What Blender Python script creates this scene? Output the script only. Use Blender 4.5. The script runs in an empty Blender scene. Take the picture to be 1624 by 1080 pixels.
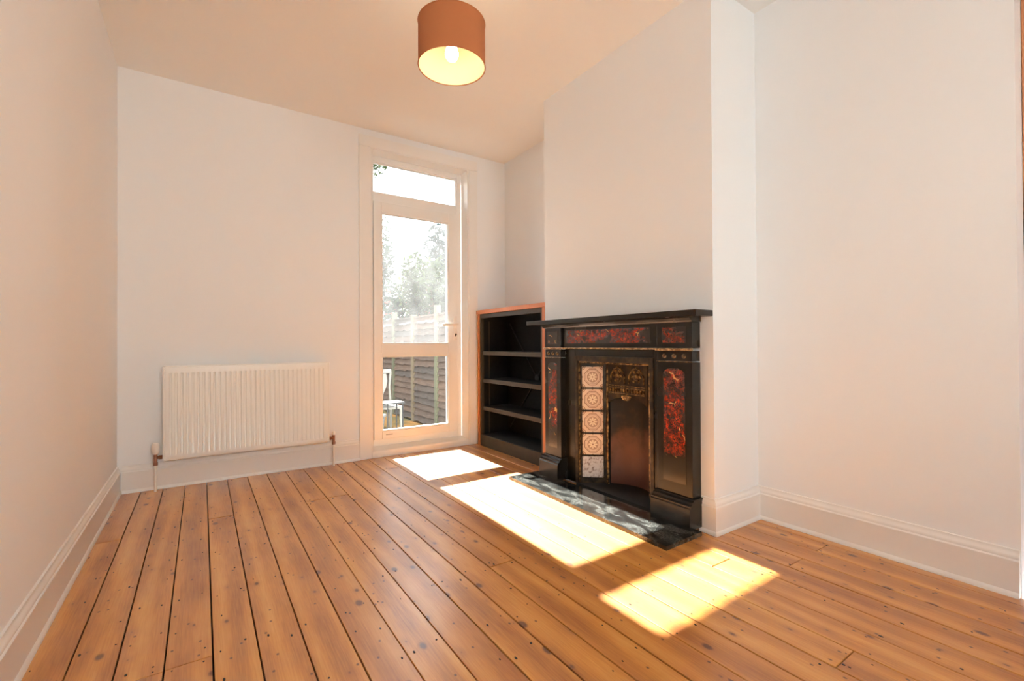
import bpy, bmesh, math, random
from mathutils import Vector, Matrix
R = math.radians
sc = bpy.context.scene
COL = sc.collection

# ------------------------------------------------------------------ camera
cam = bpy.data.cameras.new('camera'); cam.sensor_width = 36.0
cam.lens = 733.5 / 1624 * 36.0; cam.clip_start = 0.02
co = bpy.data.objects.new('camera', cam); COL.objects.link(co)
yaw, pitch, roll, CH = R(33.857), R(0.441), R(-0.29), 0.8954
fw = Vector((math.sin(yaw)*math.cos(pitch), math.cos(yaw)*math.cos(pitch), math.sin(pitch)))
rt = Vector((math.cos(yaw), -math.sin(yaw), 0)); up = rt.cross(fw)
r2 = math.cos(roll)*rt + math.sin(roll)*up; u2 = -math.sin(roll)*rt + math.cos(roll)*up
co.matrix_world = Matrix(((r2.x, u2.x, -fw.x, 0), (r2.y, u2.y, -fw.y, 0), (r2.z, u2.z, -fw.z, CH), (0, 0, 0, 1)))
sc.camera = co

# ------------------------------------------------------------------ world, sun, exposure
SUN_EL = math.atan(0.83)
w = bpy.data.worlds.new('sky'); sc.world = w; w.use_nodes = True
nt = w.node_tree; nt.nodes.clear()
# hazy white sky, a touch bluer overhead, the same all round
tc = nt.nodes.new('ShaderNodeTexCoord'); sx_ = nt.nodes.new('ShaderNodeSeparateXYZ'); cr_ = nt.nodes.new('ShaderNodeValToRGB')
cr_.color_ramp.elements[0].position = 0.0; cr_.color_ramp.elements[0].color = (1.0, 1.0, 1.0, 1)
cr_.color_ramp.elements[1].position = 1.0; cr_.color_ramp.elements[1].color = (.72, .84, 1.0, 1)
bg = nt.nodes.new('ShaderNodeBackground'); bg.inputs['Strength'].default_value = 4.5
ow = nt.nodes.new('ShaderNodeOutputWorld')
nt.links.new(tc.outputs['Generated'], sx_.inputs[0]); nt.links.new(sx_.outputs[2], cr_.inputs[0]); nt.links.new(cr_.outputs[0], bg.inputs[0]); nt.links.new(bg.outputs[0], ow.inputs[0])

sl = bpy.data.lights.new('sun', 'SUN'); sl.energy = 66.0; sl.angle = R(0.7); sl.color = (1.0, 0.97, 0.93)
so = bpy.data.objects.new('sun', sl); COL.objects.link(so)
so.location = (1.5, 12, 9)
so.rotation_euler = Vector((0.0, -math.cos(SUN_EL), -math.sin(SUN_EL))).to_track_quat('-Z', 'Y').to_euler()

for nm, loc, sx, sz, flip in (('fill_window_portal', (.525, -1.93, 1.50), 1.75, 1.80, 1), ('door_portal', (1.5475, 3.90, 1.2), .9, 2.5, -1)):
    pl_ = bpy.data.lights.new(nm, 'AREA'); pl_.shape = 'RECTANGLE'; pl_.size = sx; pl_.size_y = sz; pl_.cycles.is_portal = True
    po = bpy.data.objects.new(nm, pl_); COL.objects.link(po); po.location = loc
    po.rotation_euler = Vector((0, flip, 0)).to_track_quat('-Z', 'Z').to_euler()
vs = sc.view_settings
vs.view_transform = 'Standard'; vs.look = 'None'; vs.gamma = 1.0; vs.use_curve_mapping = False
vs.exposure = -0.08
cy = sc.cycles
cy.use_denoising = True; cy.max_bounces = 14; cy.diffuse_bounces = 8; cy.glossy_bounces = 4
cy.transparent_max_bounces = 12; cy.caustics_reflective = False; cy.caustics_refractive = False
cy.sample_clamp_indirect = 8.0

# ------------------------------------------------------------------ node expression helper
class X:
    """a socket with arithmetic; every operation adds one math node"""
    def __init__(s, t, o): s.t, s.o = t, o
    def _m(s, op, *a):
        n = s.t.nodes.new('ShaderNodeMath'); n.operation = op
        for i, v in enumerate((s,) + a):
            if isinstance(v, X): s.t.links.new(v.o, n.inputs[i])
            else: n.inputs[i].default_value = v
        return X(s.t, n.outputs[0])
    def __add__(s, b): return s._m('ADD', b)
    def __sub__(s, b): return s._m('SUBTRACT', b)
    def __mul__(s, b): return s._m('MULTIPLY', b)
    def __truediv__(s, b): return s._m('DIVIDE', b)
    def abs(s): return s._m('ABSOLUTE')
    def lt(s, b): return s._m('LESS_THAN', b)
    def gt(s, b): return s._m('GREATER_THAN', b)
    def max(s, b): return s._m('MAXIMUM', b)
    def min(s, b): return s._m('MINIMUM', b)
    def pow(s, b): return s._m('POWER', b)
    def sin(s): return s._m('SINE')
    def cos(s): return s._m('COSINE')
    def sqrt(s): return s._m('SQRT')
    def atan2(s, b): return s._m('ARCTAN2', b)
    def frac(s): return s._m('FRACT')
    def step(s, a, b):
        n = s.t.nodes.new('ShaderNodeMapRange'); n.interpolation_type = 'SMOOTHSTEP'
        s.t.links.new(s.o, n.inputs[0]); n.inputs[1].default_value = a; n.inputs[2].default_value = b
        return X(s.t, n.outputs[0])

class Mat:
    def __init__(s, name, color=(.8, .8, .8), rough=.5, metal=0.0, spec=.5, coat=0.0, coat_rough=.1):
        m = bpy.data.materials.new(name); m.use_nodes = True
        s.m, s.t = m, m.node_tree; s.b = s.t.nodes['Principled BSDF']
        s.set('Base Color', (*color, 1)); s.set('Roughness', rough); s.set('Metallic', metal)
        s.set('Specular IOR Level', spec); s.set('Coat Weight', coat); s.set('Coat Roughness', coat_rough)
    def set(s, k, v):
        if isinstance(v, X): s.t.links.new(v.o, s.b.inputs[k])
        else: s.b.inputs[k].default_value = v
    def node(s, ty, **kw):
        n = s.t.nodes.new(ty)
        for k, v in kw.items(): setattr(n, k, v)
        return n
    def coord(s, kind='Object', scale=(1, 1, 1), loc=None, rnd=0.0):
        n = s.node('ShaderNodeTexCoord'); mp = s.node('ShaderNodeMapping')
        mp.inputs['Scale'].default_value = scale
        s.t.links.new(n.outputs[kind], mp.inputs['Vector'])
        if rnd:
            oi = s.node('ShaderNodeObjectInfo'); sep = s.node('ShaderNodeVectorMath', operation='SCALE')
            sep.inputs[0].default_value = (rnd, rnd*1.7, rnd*.6); s.t.links.new(oi.outputs['Random'], sep.inputs['Scale'])
            s.t.links.new(sep.outputs[0], mp.inputs['Location'])
        return X(s.t, mp.outputs[0])
    def xyz(s, v):
        n = s.node('ShaderNodeSeparateXYZ'); s.t.links.new(v.o, n.inputs[0])
        return [X(s.t, o) for o in n.outputs]
    def noise(s, v, scale, detail=3, dist=0.0, rough=.5):
        n = s.node('ShaderNodeTexNoise'); s.t.links.new(v.o, n.inputs['Vector'])
        n.inputs['Scale'].default_value = scale; n.inputs['Detail'].default_value = detail
        n.inputs['Distortion'].default_value = dist; n.inputs['Roughness'].default_value = rough
        return X(s.t, n.outputs[0])
    def voronoi(s, v, scale, feature='F1', out='Distance', rnd=1.0, dim='3D'):
        n = s.node('ShaderNodeTexVoronoi', feature=feature, voronoi_dimensions=dim); s.t.links.new(v.o, n.inputs['Vector'])
        n.inputs['Scale'].default_value = scale; n.inputs['Randomness'].default_value = rnd
        return X(s.t, n.outputs[out])
    def rand(s):
        n = s.node('ShaderNodeObjectInfo'); return X(s.t, n.outputs['Random'])
    def ramp(s, v, stops):
        n = s.node('ShaderNodeValToRGB'); s.t.links.new(v.o, n.inputs[0]); e = n.color_ramp.elements
        while len(e) < len(stops): e.new(.5)
        for el, (p, c) in zip(e, stops): el.position = p; el.color = (*c, 1)
        return X(s.t, n.outputs[0])
    def mix(s, f, a, b, mode='MIX'):
        n = s.node('ShaderNodeMix', data_type='RGBA', blend_type=mode)
        for i, v in ((0, f), (6, a), (7, b)):
            if isinstance(v, X): s.t.links.new(v.o, n.inputs[i])
            elif i == 0: n.inputs[0].default_value = v
            else: n.inputs[i].default_value = (*v, 1)
        return X(s.t, n.outputs[2])
    def bump(s, h, strength=.2, dist=.002):
        n = s.node('ShaderNodeBump'); n.inputs['Strength'].default_value = strength; n.inputs['Distance'].default_value = dist
        s.t.links.new(h.o, n.inputs['Height']); s.t.links.new(n.outputs[0], s.b.inputs['Normal'])

M = {}
def paint(name, c, rough, bump=.08, sc_=60):
    k = Mat(name, c, rough); v = k.coord()
    k.bump(k.noise(v, sc_, 4), bump, .002)
    n = k.noise(v, 1.3, 2)
    k.set('Base Color', k.mix(n, tuple(x*.975 for x in c), tuple(min(1, x*1.02) for x in c)))
    M[name] = k.m
paint('wall_paint', (.84, .87, .89), .75)
paint('ceiling_paint', (.865, .885, .875), .8)
paint('gloss_white', (.84, .845, .83), .32, .04, 25)
paint('upvc', (.85, .855, .835), .3, .01, 20)
paint('radiator_enamel', (.86, .87, .84), .3, .01, 20)
paint('plastic_white', (.85, .82, .77), .35, .01, 20)

# varnished pine
def pine(name, lo, mid, hi, knots=True):
    k = Mat(name, mid, .55, spec=.6, coat=1.0, coat_rough=.27)
    v = k.coord(scale=(1, 1, 1), rnd=37.0)
    gv = k.coord(scale=(26, 1.1, 1), rnd=37.0)
    x, y, z = k.xyz(v)
    warp = k.noise(k.coord(scale=(5, .9, 1), rnd=37.0), 1.0, 2)
    ring = ((x*55 + warp*9).sin()*.5 + .5).pow(1.6)
    fine = k.noise(gv, 9.0, 4)
    blot = k.noise(k.coord(scale=(3, 1.2, 1), rnd=37.0), 2.2, 3)
    t = ring*.22 + fine*.38 + blot*.55 - .08
    c = k.ramp(t, [(.2, lo), (.52, mid), (.85, hi)])
    c = k.mix(k.rand().step(0, 1)*.45, c, k.mix(1.0, c, (.74, .62, .52), 'MULTIPLY'))
    # scuffs worn pale by traffic
    if knots:
        kd = k.voronoi(k.coord(scale=(11, 6.5, 1), rnd=37.0), 1.0, dim='2D')
        pick = k.voronoi(k.coord(scale=(11, 6.5, 1), rnd=37.0), 1.0, out='Color', dim='2D')
        px = k.xyz(pick)[0]
        kn = (kd*-1 + .02 + k.xyz(pick)[1]*.12 + fine*.06).step(0, .09) * px.gt(.62)
        halo = (kd*-1 + .26).step(0, .22) * px.gt(.62)
        c = k.mix(halo*.35, c, (.30, .10, .028))
        c = k.mix(kn*.85, c, (.095, .03, .012))
        d2 = k.voronoi(k.coord(scale=(21, 15, 1), rnd=91.0), 1.0, dim='2D')
        p2 = k.xyz(k.voronoi(k.coord(scale=(21, 15, 1), rnd=91.0), 1.0, out='Color', dim='2D'))[1]
        c = k.mix((d2*-1 + .11).step(0, .07)*p2.gt(.80)*.8, c, (.055, .022, .01))
    k.set('Base Color', c)
    k.set('Roughness', k.noise(k.coord(scale=(4, 2, 1), rnd=11), 3, 3)*.14 + .50)
    k.bump(fine*.6 + k.noise(v, 5, 2)*.8, .12, .0015)
    M[name] = k.m
pine('pine_board', (.27, .075, .008), (.52, .200, .027), (.68, .33, .070))
M['gap'] = Mat('gap', (.02, .012, .008), .9).m
M['nail'] = Mat('nail', (.012, .009, .007), .6, metal=.3).m

# bookcase
def wood(name, a, b, rough=.4):
    k = Mat(name, a, rough); n = k.noise(k.coord(scale=(30, 30, 2)), 2.5, 4, .6)
    k.set('Base Color', k.mix(n, a, b)); M[name] = k.m
wood('case_wood', (.36, .095, .016), (.48, .15, .030), .55)
wood('door_shade_brown', (.40, .16, .07), (.52, .25, .12), .4)  # brown standing in for the shade on the recessed second door
k = Mat('case_metal', (.075, .068, .052), .6, spec=.25); n = k.noise(k.coord(), 14, 4)
k.set('Base Color', k.mix(n, (.028, .021, .012), (.058, .043, .025))); M['case_metal'] = k.m
k = Mat('case_inner', (.016, .016, .015), .8, spec=.2); n = k.noise(k.coord(), 25, 4)
k.set('Base Color', k.mix(n, (.004, .004, .004), (.013, .013, .012))); M['case_inner'] = k.m
M['black_metal'] = Mat('black_metal', (.01, .01, .01), .6, spec=.3).m

# painted slate of the fireplace
k = Mat('slate_black', (.012, .011, .009), .22, spec=.4); v = k.coord()
n = k.noise(v, 7, 4); k.set('Base Color', k.mix(n.step(.4, .9), (.008, .007, .006), (.018, .015, .011)))
k.set('Roughness', n*.12 + .20); M['slate_black'] = k.m
def marbled(name, axis):
    k = Mat(name, (.3, .02, .01), .2, coat=.4, coat_rough=.1)
    v = k.coord(scale=(1, 1, 1), rnd=5.0)
    big = k.noise(v, 9, 5, .8); fine = k.noise(v, 75, 5, 1.5, .7)
    red = (big.step(.38, .52)) * fine.step(.42, .62)
    # soft painted border
    g = k.coord('Generated'); gx, gy, gz = k.xyz(g)
    e = ((gy - .5).abs()*-2 + 1).min(((gz - .5).abs()*-2 + 1)*(3.2 if axis == 'v' else .9))
    red = red * (e + (big - .5)*.25).step(.03, .16)
    if axis == 'v': red = red * (gz + (big - .5)*.3).step(.22, .32)  # red dropped low down, standing in for the sunlit floor's reflection
    c = k.mix(red, (.016, .013, .010), k.ramp(k.noise(v, 40, 3), [(.35, (.10, .008, .004)), (.65, (.52, .040, .014))]))
    wv = k.node('ShaderNodeVectorMath', operation='ADD'); nn = k.node('ShaderNodeTexNoise'); nn.inputs['Scale'].default_value = 11
    k.t.links.new(v.o, nn.inputs['Vector']); sv = k.node('ShaderNodeVectorMath', operation='SCALE'); sv.inputs['Scale'].default_value = .13
    k.t.links.new(nn.outputs['Color'], sv.inputs[0]); k.t.links.new(v.o, wv.inputs[0]); k.t.links.new(sv.outputs[0], wv.inputs[1])
    ed = k.voronoi(X(k.t, wv.outputs[0]), 8, 'DISTANCE_TO_EDGE')
    gate = k.noise(v, 17, 1)
    gate = gate.step(.60, .65)
    c = k.mix((ed*-1 + .024).step(0, .014)*gate*e.step(.02, .1)*.9, c, (.62, .36, .12))
    k.set('Base Color', c); M[name] = k.m
marbled('red_marbled_upright', 'v'); marbled('red_marbled_frieze', 'h')
k = Mat('cast_iron', (.03, .02, .012), .38, metal=.55); n = k.noise(k.coord(), 22, 5)
k.set('Base Color', k.mix(n.step(.35, .75), (.018, .014, .010), (.085, .052, .024))); k.set('Roughness', n*.3 + .24); k.bump(n, .2, .002); M['cast_iron'] = k.m
k = Mat('bronze_edge', (.32, .17, .06), .32, metal=.7); n = k.noise(k.coord(), 45, 4)
k.set('Base Color', k.mix(n.step(.4, .65), (.045, .028, .014), (.42, .24, .09))); M['bronze_edge'] = k.m
k = Mat('gilt', (.62, .44, .2), .35, metal=.4); n = k.noise(k.coord(), 60, 4)
k.set('Base Color', k.mix(n.step(.4, .7), (.16, .09, .035), (.70, .50, .25))); M['gilt'] = k.m
k = Mat('fireback', (.1, .05, .04), .4, metal=.2); x, y, z = k.xyz(k.coord('Generated')); n = k.noise(k.coord(), 9, 5)
k.set('Base Color', k.mix((n*.9 + z*.9).step(.62, 1.0), (.17, .075, .055), (.014, .011, .010))); k.bump(n, .3, .004); M['fireback'] = k.m
M['soot'] = Mat('soot', (.006, .005, .005), .95).m

# Victorian transfer-print tile, drawn in each tile's own coordinates (y across, z up; half size .068)
def tile_mat():
    k = Mat('patterned_tile', (.7, .55, .4), .16, coat=.3)
    x, y, z = k.xyz(k.coord('Object', (1/.068,)*3))
    a, b = y, z
    r = (a*a + b*b).sqrt(); th = b.atan2(a)
    pet = r.lt(.42) * ((th*4).cos().abs()*.30 + .12).gt(r*((th*4).sin().abs()*.0 + 1))
    core = r.lt(.07)
    halo = r.lt(.50)
    m1 = a.abs().max(b.abs()); s1 = a.abs() + b.abs()
    octo = m1.max(s1*.72)
    ring = (octo - .74).abs().lt(.04)
    ring2 = (octo - .63).abs().lt(.022)
    cr = ((a.abs() - 1).pow(2.0) + (b.abs() - 1).pow(2.0)).sqrt()
    cor = (cr - .34).abs().lt(.035).max((cr - .18).abs().lt(.06))
    sx = ((a.abs() - 1).pow(2.0)*2.2 + b*b*7).sqrt().lt(.22).max(((b.abs() - 1).pow(2.0)*2.2 + a*a*7).sqrt().lt(.22))
    edge = m1.gt(.972)
    n = k.noise(k.coord(), 90, 3)
    c = k.mix(halo*.75, (.70, .53, .38), (.26, .12, .065))
    c = k.mix(pet, c, (.80, .66, .46)); c = k.mix(core, c, (.25, .1, .05))
    dark = ring.max(ring2*.7).max(cor).max(sx*.8)
    c = k.mix(dark*.85, c, (.22, .095, .05))
    c = k.mix(n.step(.45, .8)*.3, c, (.62, .46, .33))
    c = k.mix(edge, c, (.30, .19, .12))
    k.set('Base Color', c); M['patterned_tile'] = k.m
tile_mat()
k = Mat('worn_tile', (.55, .52, .5), .35); n = k.noise(k.coord(), 70, 4); r = k.voronoi(k.coord(), 55)
k.set('Base Color', k.mix(n.step(.45, .6), (.62, .58, .55), k.ramp(r, [(.2, (.22, .15, .12)), (.5, (.50, .44, .40))]))); M['worn_tile'] = k.m

# marbled black hearth
k = Mat('hearth_marble', (.03, .03, .03), .16, coat=.4, coat_rough=.08); v = k.coord(scale=(1.6, .75, 1))
n1 = k.noise(v, 46, 6, 1.6, .65); n2 = k.noise(v, 8, 3, 1.2)
ve = (n1 - .5).abs()
c = k.mix(n2.step(.35, .7)*.7, (.012, .012, .011), (.050, .051, .046))
c = k.mix((ve*-1 + .022).step(0, .02)*n2.step(.42, .6), c, (.22, .22, .20))
k.set('Base Color', c); k.bump(n1, .12, .002); M['hearth_marble'] = k.m

# lamp
k = Mat('shade_fabric', (.46, .155, .052), .85); v = k.coord(); 
k.bump(k.noise(v, 400, 2), .1, .0005); 
tl_ = k.node('ShaderNodeBsdfTranslucent'); tl_.inputs[0].default_value = (.60, .20, .06, 1); ms_ = k.node('ShaderNodeMixShader'); ms_.inputs[0].default_value = .25
k.t.links.new(k.b.outputs[0], ms_.inputs[1]); k.t.links.new(tl_.outputs[0], ms_.inputs[2]); k.t.links.new(ms_.outputs[0], k.t.nodes['Material Output'].inputs[0]); M['shade_fabric'] = k.m
k = Mat('shade_lining', (.86, .74, .50), .8); k.set('Base Color', (.86, .75, .50, 1)); M['shade_lining'] = k.m
k = Mat('lamp_glow', (1, 1, 1), .3); k.set('Emission Color', (1, .84, .60, 1)); k.set('Emission Strength', 20.0); M['lamp_glow'] = k.m
M['brass'] = Mat('brass', (.55, .36, .14), .25, metal=1).m
M['copper'] = Mat('copper', (.26, .12, .075), .35, metal=.8).m
M['dark_hole'] = Mat('dark_hole', (.03, .015, .008), .6).m
M['rubber'] = Mat('rubber', (.03, .03, .03), .6).m
M['bead_grey'] = Mat('bead_grey', (.55, .55, .55), .3).m

# glass: clear sheet; the garden-side film of dust scatters a little sunlight
def glass(name, dust):
    m = bpy.data.materials.new(name); m.use_nodes = True; t = m.node_tree; t.nodes.clear()
    o = t.nodes.new('ShaderNodeOutputMaterial'); tr = t.nodes.new('ShaderNodeBsdfTransparent'); tr.inputs[0].default_value = (.97, .985, .975, 1)
    gl = t.nodes.new('ShaderNodeBsdfGlossy'); gl.inputs['Roughness'].default_value = .02
    fr = t.nodes.new('ShaderNodeFresnel'); fr.inputs[0].default_value = 1.25
    m1 = t.nodes.new('ShaderNodeMixShader'); t.links.new(fr.outputs[0], m1.inputs[0]); t.links.new(tr.outputs[0], m1.inputs[1]); t.links.new(gl.outputs[0], m1.inputs[2])
    tl = t.nodes.new('ShaderNodeBsdfTranslucent'); tl.inputs[0].default_value = (.95, .95, .95, 1)
    m2 = t.nodes.new('ShaderNodeMixShader'); nz = t.nodes.new('ShaderNodeTexNoise'); nz.inputs['Scale'].default_value = 5; nz.inputs['Detail'].default_value = 3
    ml = t.nodes.new('ShaderNodeMath'); ml.operation = 'MULTIPLY'; ml.inputs[1].default_value = dust*2
    t.links.new(nz.outputs[0], ml.inputs[0]); t.links.new(ml.outputs[0], m2.inputs[0])
    t.links.new(m1.outputs[0], m2.inputs[1]); t.links.new(tl.outputs[0], m2.inputs[2]); t.links.new(m2.outputs[0], o.inputs[0])
    M[name] = m
glass('dusty_glass', .020); glass('clear_glass', .001)

# garden
k = Mat('fence_wood', (.2, .15, .11), .85); n = k.noise(k.coord(scale=(6, 1.2, 14), rnd=9), 6, 5)
c = k.mix(n, (.022, .015, .011), (.085, .066, .052)); c = k.mix(k.rand(), c, k.mix(1.0, c, (1.9, 1.45, 1.15), 'MULTIPLY')); k.set('Base Color', c); k.bump(n, .4, .004); M['fence_wood'] = k.m
wood('post_green', (.07, .068, .038), (.12, .115, .068), .8); wood('post_tan', (.10, .075, .042), (.15, .11, .065), .8)
k = Mat('paving', (.4, .2, .08), .95, spec=0.0); n = k.noise(k.coord(), 3.5, 5); k.set('Base Color', k.mix(n.step(.35, .65), (.060, .030, .010), (.020, .019, .010))); M['paving'] = k.m
def leafm(name, a, b):
    m = bpy.data.materials.new(name); m.use_nodes = True; t = m.node_tree; bs = t.nodes['Principled BSDF']
    tc = t.nodes.new('ShaderNodeTexCoord'); nz = t.nodes.new('ShaderNodeTexNoise'); nz.inputs['Scale'].default_value = 3.0
    mx = t.nodes.new('ShaderNodeMix'); mx.data_type = 'RGBA'; mx.inputs[6].default_value = (*a, 1); mx.inputs[7].default_value = (*b, 1)
    t.links.new(tc.outputs['Object'], nz.inputs[0]); t.links.new(nz.outputs[0], mx.inputs[0]); t.links.new(mx.outputs[2], bs.inputs['Base Color'])
    bs.inputs['Roughness'].default_value = .6
    tl = t.nodes.new('ShaderNodeBsdfTranslucent'); t.links.new(mx.outputs[2], tl.inputs[0])
    ms = t.nodes.new('ShaderNodeMixShader'); ms.inputs[0].default_value = .35
    t.links.new(bs.outputs[0], ms.inputs[1]); t.links.new(tl.outputs[0], ms.inputs[2]); t.links.new(ms.outputs[0], t.nodes['Material Output'].inputs[0])
    M[name] = m
leafm('leaf_light', (.02, .036, .008), (.06, .08, .022)); leafm('leaf_dark', (.012, .026, .012), (.035, .06, .03)); leafm('leaf_blue', (.014, .03, .025), (.034, .056, .048))
M['bark'] = Mat('bark', (.09, .06, .04), .9).m
M['red_petal'] = Mat('red_petal', (.65, .09, .06), .6).m
M['stone_grey'] = Mat('stone_grey', (.32, .32, .31), .85).m
M['bounce_stucco'] = Mat('bounce_stucco', (.68, .68, .675), .9).m  # for the added house front that bounces sunlight indoors
M['stone_pale'] = Mat('stone_pale', (.70, .68, .64), .9).m
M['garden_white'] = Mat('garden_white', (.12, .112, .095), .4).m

# ------------------------------------------------------------------ mesh helpers
WL = {}
def link(o, parent=None):
    COL.objects.link(o)
    if parent is not None: o.parent = parent
def root(name, loc, label=None, cat=None, group=None, kind=None):
    o = bpy.data.objects.new(name, None); o.empty_display_size = .1; o.location = loc; link(o); WL[o.name] = Vector(loc)
    return tag(o, label, cat, group, kind)
def tag(o, label=None, cat=None, group=None, kind=None):
    if label: o['label'] = label
    if cat: o['category'] = cat
    if group: o['group'] = group
    if kind: o['kind'] = kind
    return o
def obj(name, bm, mat, parent=None, bevel=0.0, seg=2, smooth=False, label=None, origin=None):
    """bm holds world coordinates; the object's origin goes to the middle of its base"""
    bm.verts.ensure_lookup_table()
    if bevel:
        bmesh.ops.bevel(bm, geom=[e for e in bm.edges if len(e.link_faces) == 2 and e.calc_face_angle(0) > .35], offset=bevel, segments=seg, affect='EDGES', profile=.6, clamp_overlap=True)
    lo = Vector([min(v.co[i] for v in bm.verts) for i in range(3)]); hi = Vector([max(v.co[i] for v in bm.verts) for i in range(3)])
    c = Vector(origin) if origin else Vector(((lo.x+hi.x)/2, (lo.y+hi.y)/2, lo.z))
    bmesh.ops.translate(bm, verts=bm.verts, vec=-c)
    bmesh.ops.recalc_face_normals(bm, faces=bm.faces)
    me = bpy.data.meshes.new(name); bm.to_mesh(me); bm.free()
    mats = mat if isinstance(mat, (list, tuple)) else [mat]
    for q in mats: me.materials.append(M[q])
    if smooth:
        for p in me.polygons: p.use_smooth = True
        try: me.set_sharp_from_angle(angle=R(38))
        except Exception: pass
    o = bpy.data.objects.new(name, me); link(o, parent); WL[o.name] = c
    o.location = c - (WL[parent.name] if parent is not None else Vector((0, 0, 0)))
    if label: o['label'] = label
    return o
def inst(name, me, loc, parent, rot=(0, 0, 0), scale=(1, 1, 1)):
    o = bpy.data.objects.new(name, me); link(o, parent); WL[o.name] = Vector(loc)
    o.location = Vector(loc) - (WL[parent.name] if parent is not None else Vector((0, 0, 0))); o.rotation_euler = rot; o.scale = scale
    return o
def BM(): return bmesh.new()
def box(bm, x0, x1, y0, y1, z0, z1):
    r = bmesh.ops.create_cube(bm, size=1.0)
    for v in r['verts']:
        v.co = Vector((x0 if v.co.x < 0 else x1, y0 if v.co.y < 0 else y1, z0 if v.co.z < 0 else z1))
    return r['verts']
def bx(name, x0, x1, y0, y1, z0, z1, mat, parent=None, bevel=0.0, seg=2, **kw):
    bm = BM(); box(bm, x0, x1, y0, y1, z0, z1); return obj(name, bm, mat, parent, bevel, seg, **kw)
def prism(bm, pts, axis, a0, a1):
    """closed 2-D outline extruded along axis; pts are the two other coordinates in xyz order"""
    def P(p, a): return {'x': (a, p[0], p[1]), 'y': (p[0], a, p[1]), 'z': (p[0], p[1], a)}[axis]
    A = [bm.verts.new(P(p, a0)) for p in pts]; B = [bm.verts.new(P(p, a1)) for p in pts]; n = len(pts)
    for i in range(n): bm.faces.new((A[i], A[(i+1) % n], B[(i+1) % n], B[i]))
    bm.faces.new(A[::-1]); bm.faces.new(B)
def lathe(bm, prof, c, axis=(0, 0, 1), n=24, cap=True):
    q = Vector((0, 0, 1)).rotation_difference(Vector(axis)); rings = []
    for r, h in prof:
        rings.append([bm.verts.new(Vector(c) + q @ Vector((r*math.cos(2*math.pi*i/n), r*math.sin(2*math.pi*i/n), h))) for i in range(n)])
    for a, b in zip(rings, rings[1:]):
        for i in range(n): bm.faces.new((a[i], a[(i+1) % n], b[(i+1) % n], b[i]))
    if cap: bm.faces.new(rings[0][::-1]); bm.faces.new(rings[-1])
def tube(bm, pts, r, n=8):
    pts = [Vector(p) for p in pts]; rings = []; side = None
    for i, p in enumerate(pts):
        d = (pts[min(i+1, len(pts)-1)] - pts[max(i-1, 0)]).normalized()
        if side is None: side = d.orthogonal().normalized()
        side = (side - d*side.dot(d)).normalized(); b = d.cross(side)
        rr = r[i] if isinstance(r, (list, tuple)) else r
        rings.append([bm.verts.new(p + (side*math.cos(2*math.pi*k/n) + b*math.sin(2*math.pi*k/n))*rr) for k in range(n)])
    for a, b in zip(rings, rings[1:]):
        for k in range(n): bm.faces.new((a[k], a[(k+1) % n], b[(k+1) % n], b[k]))
    bm.faces.new(rings[0][::-1]); bm.faces.new(rings[-1])
def sweep(bm, prof, path, side):
    """profile (offset from wall, z) along a mitred polyline on the floor; side = +1 room on the left of travel"""
    P = [Vector(p) for p in path]; rows = []
    for i, p in enumerate(P):
        ns = []
        for a, b in ((i-1, i), (i, i+1)):
            if a >= 0 and b < len(P):
                d = (P[b]-P[a]).normalized(); ns.append(Vector((-d.y, d.x))*side)
        m = ns[0] if len(ns) == 1 else (ns[0]+ns[1])/(1+ns[0].dot(ns[1]))
        rows.append([bm.verts.new((p.x+m.x*o, p.y+m.y*o, z)) for o, z in prof])
    n = len(prof)
    for a, b in zip(rows, rows[1:]):
        for k in range(n): bm.faces.new((a[k], a[(k+1) % n], b[(k+1) % n], b[k]))
    bm.faces.new(rows[0]); bm.faces.new(rows[-1][::-1])

# ------------------------------------------------------------------ room shell
XL, XR, YB, YF, H = -0.4255, 2.378, 3.658, -1.80, 2.6
XC, YC0, YC1 = 1.995, 1.2764, 2.557            # chimney breast: front face, near and far sides
DX0, DX1, DZ = 1.115, 1.98, 2.455              # doorway in the end wall
T = .22
S = 'structure'
tag(bx('wall_left', XL-T, XL, YF-T, YB+T, -.05, H+.05, 'wall_paint'), 'plain white painted wall on the left', kind=S)
bm = BM(); box(bm, XL, DX0, YB, YB+T, -.05, H+.05); box(bm, DX1, XR+T, YB, YB+T, -.05, H+.05); box(bm, DX0, DX1, YB, YB+T, DZ, H+.05)
tag(obj('wall_back', bm, 'wall_paint'), 'white end wall with the garden door opening', kind=S)
bm = BM(); box(bm, XR, XR+T, .357, YB, -.05, H+.05); box(bm, XR, XR+T, YF-T, -.56, -.05, H+.05); box(bm, XR, XR+T, -.56, .357, 2.38, H+.05)
tag(obj('wall_right', bm, 'wall_paint'), 'white wall on the right with two alcoves', kind=S)
WX0, WX1, WZ0, WZ1 = -.35, 1.40, .60, 2.40      # wide window added behind the viewpoint to let in fill light
bm = BM(); box(bm, XL, WX0, YF-T, YF, -.05, H+.05); box(bm, WX1, XR, YF-T, YF, -.05, H+.05); box(bm, WX0, WX1, YF-T, YF, -.05, WZ0); box(bm, WX0, WX1, YF-T, YF, WZ1, H+.05)
tag(obj('wall_front', bm, 'wall_paint'), 'white wall behind the viewpoint with an opening added for fill light', kind=S)
w1 = root('fill_window', ((WX0+WX1)/2, YF-.1, WZ0), 'wide white framed window added behind the viewpoint for fill light', kind=S)
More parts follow.
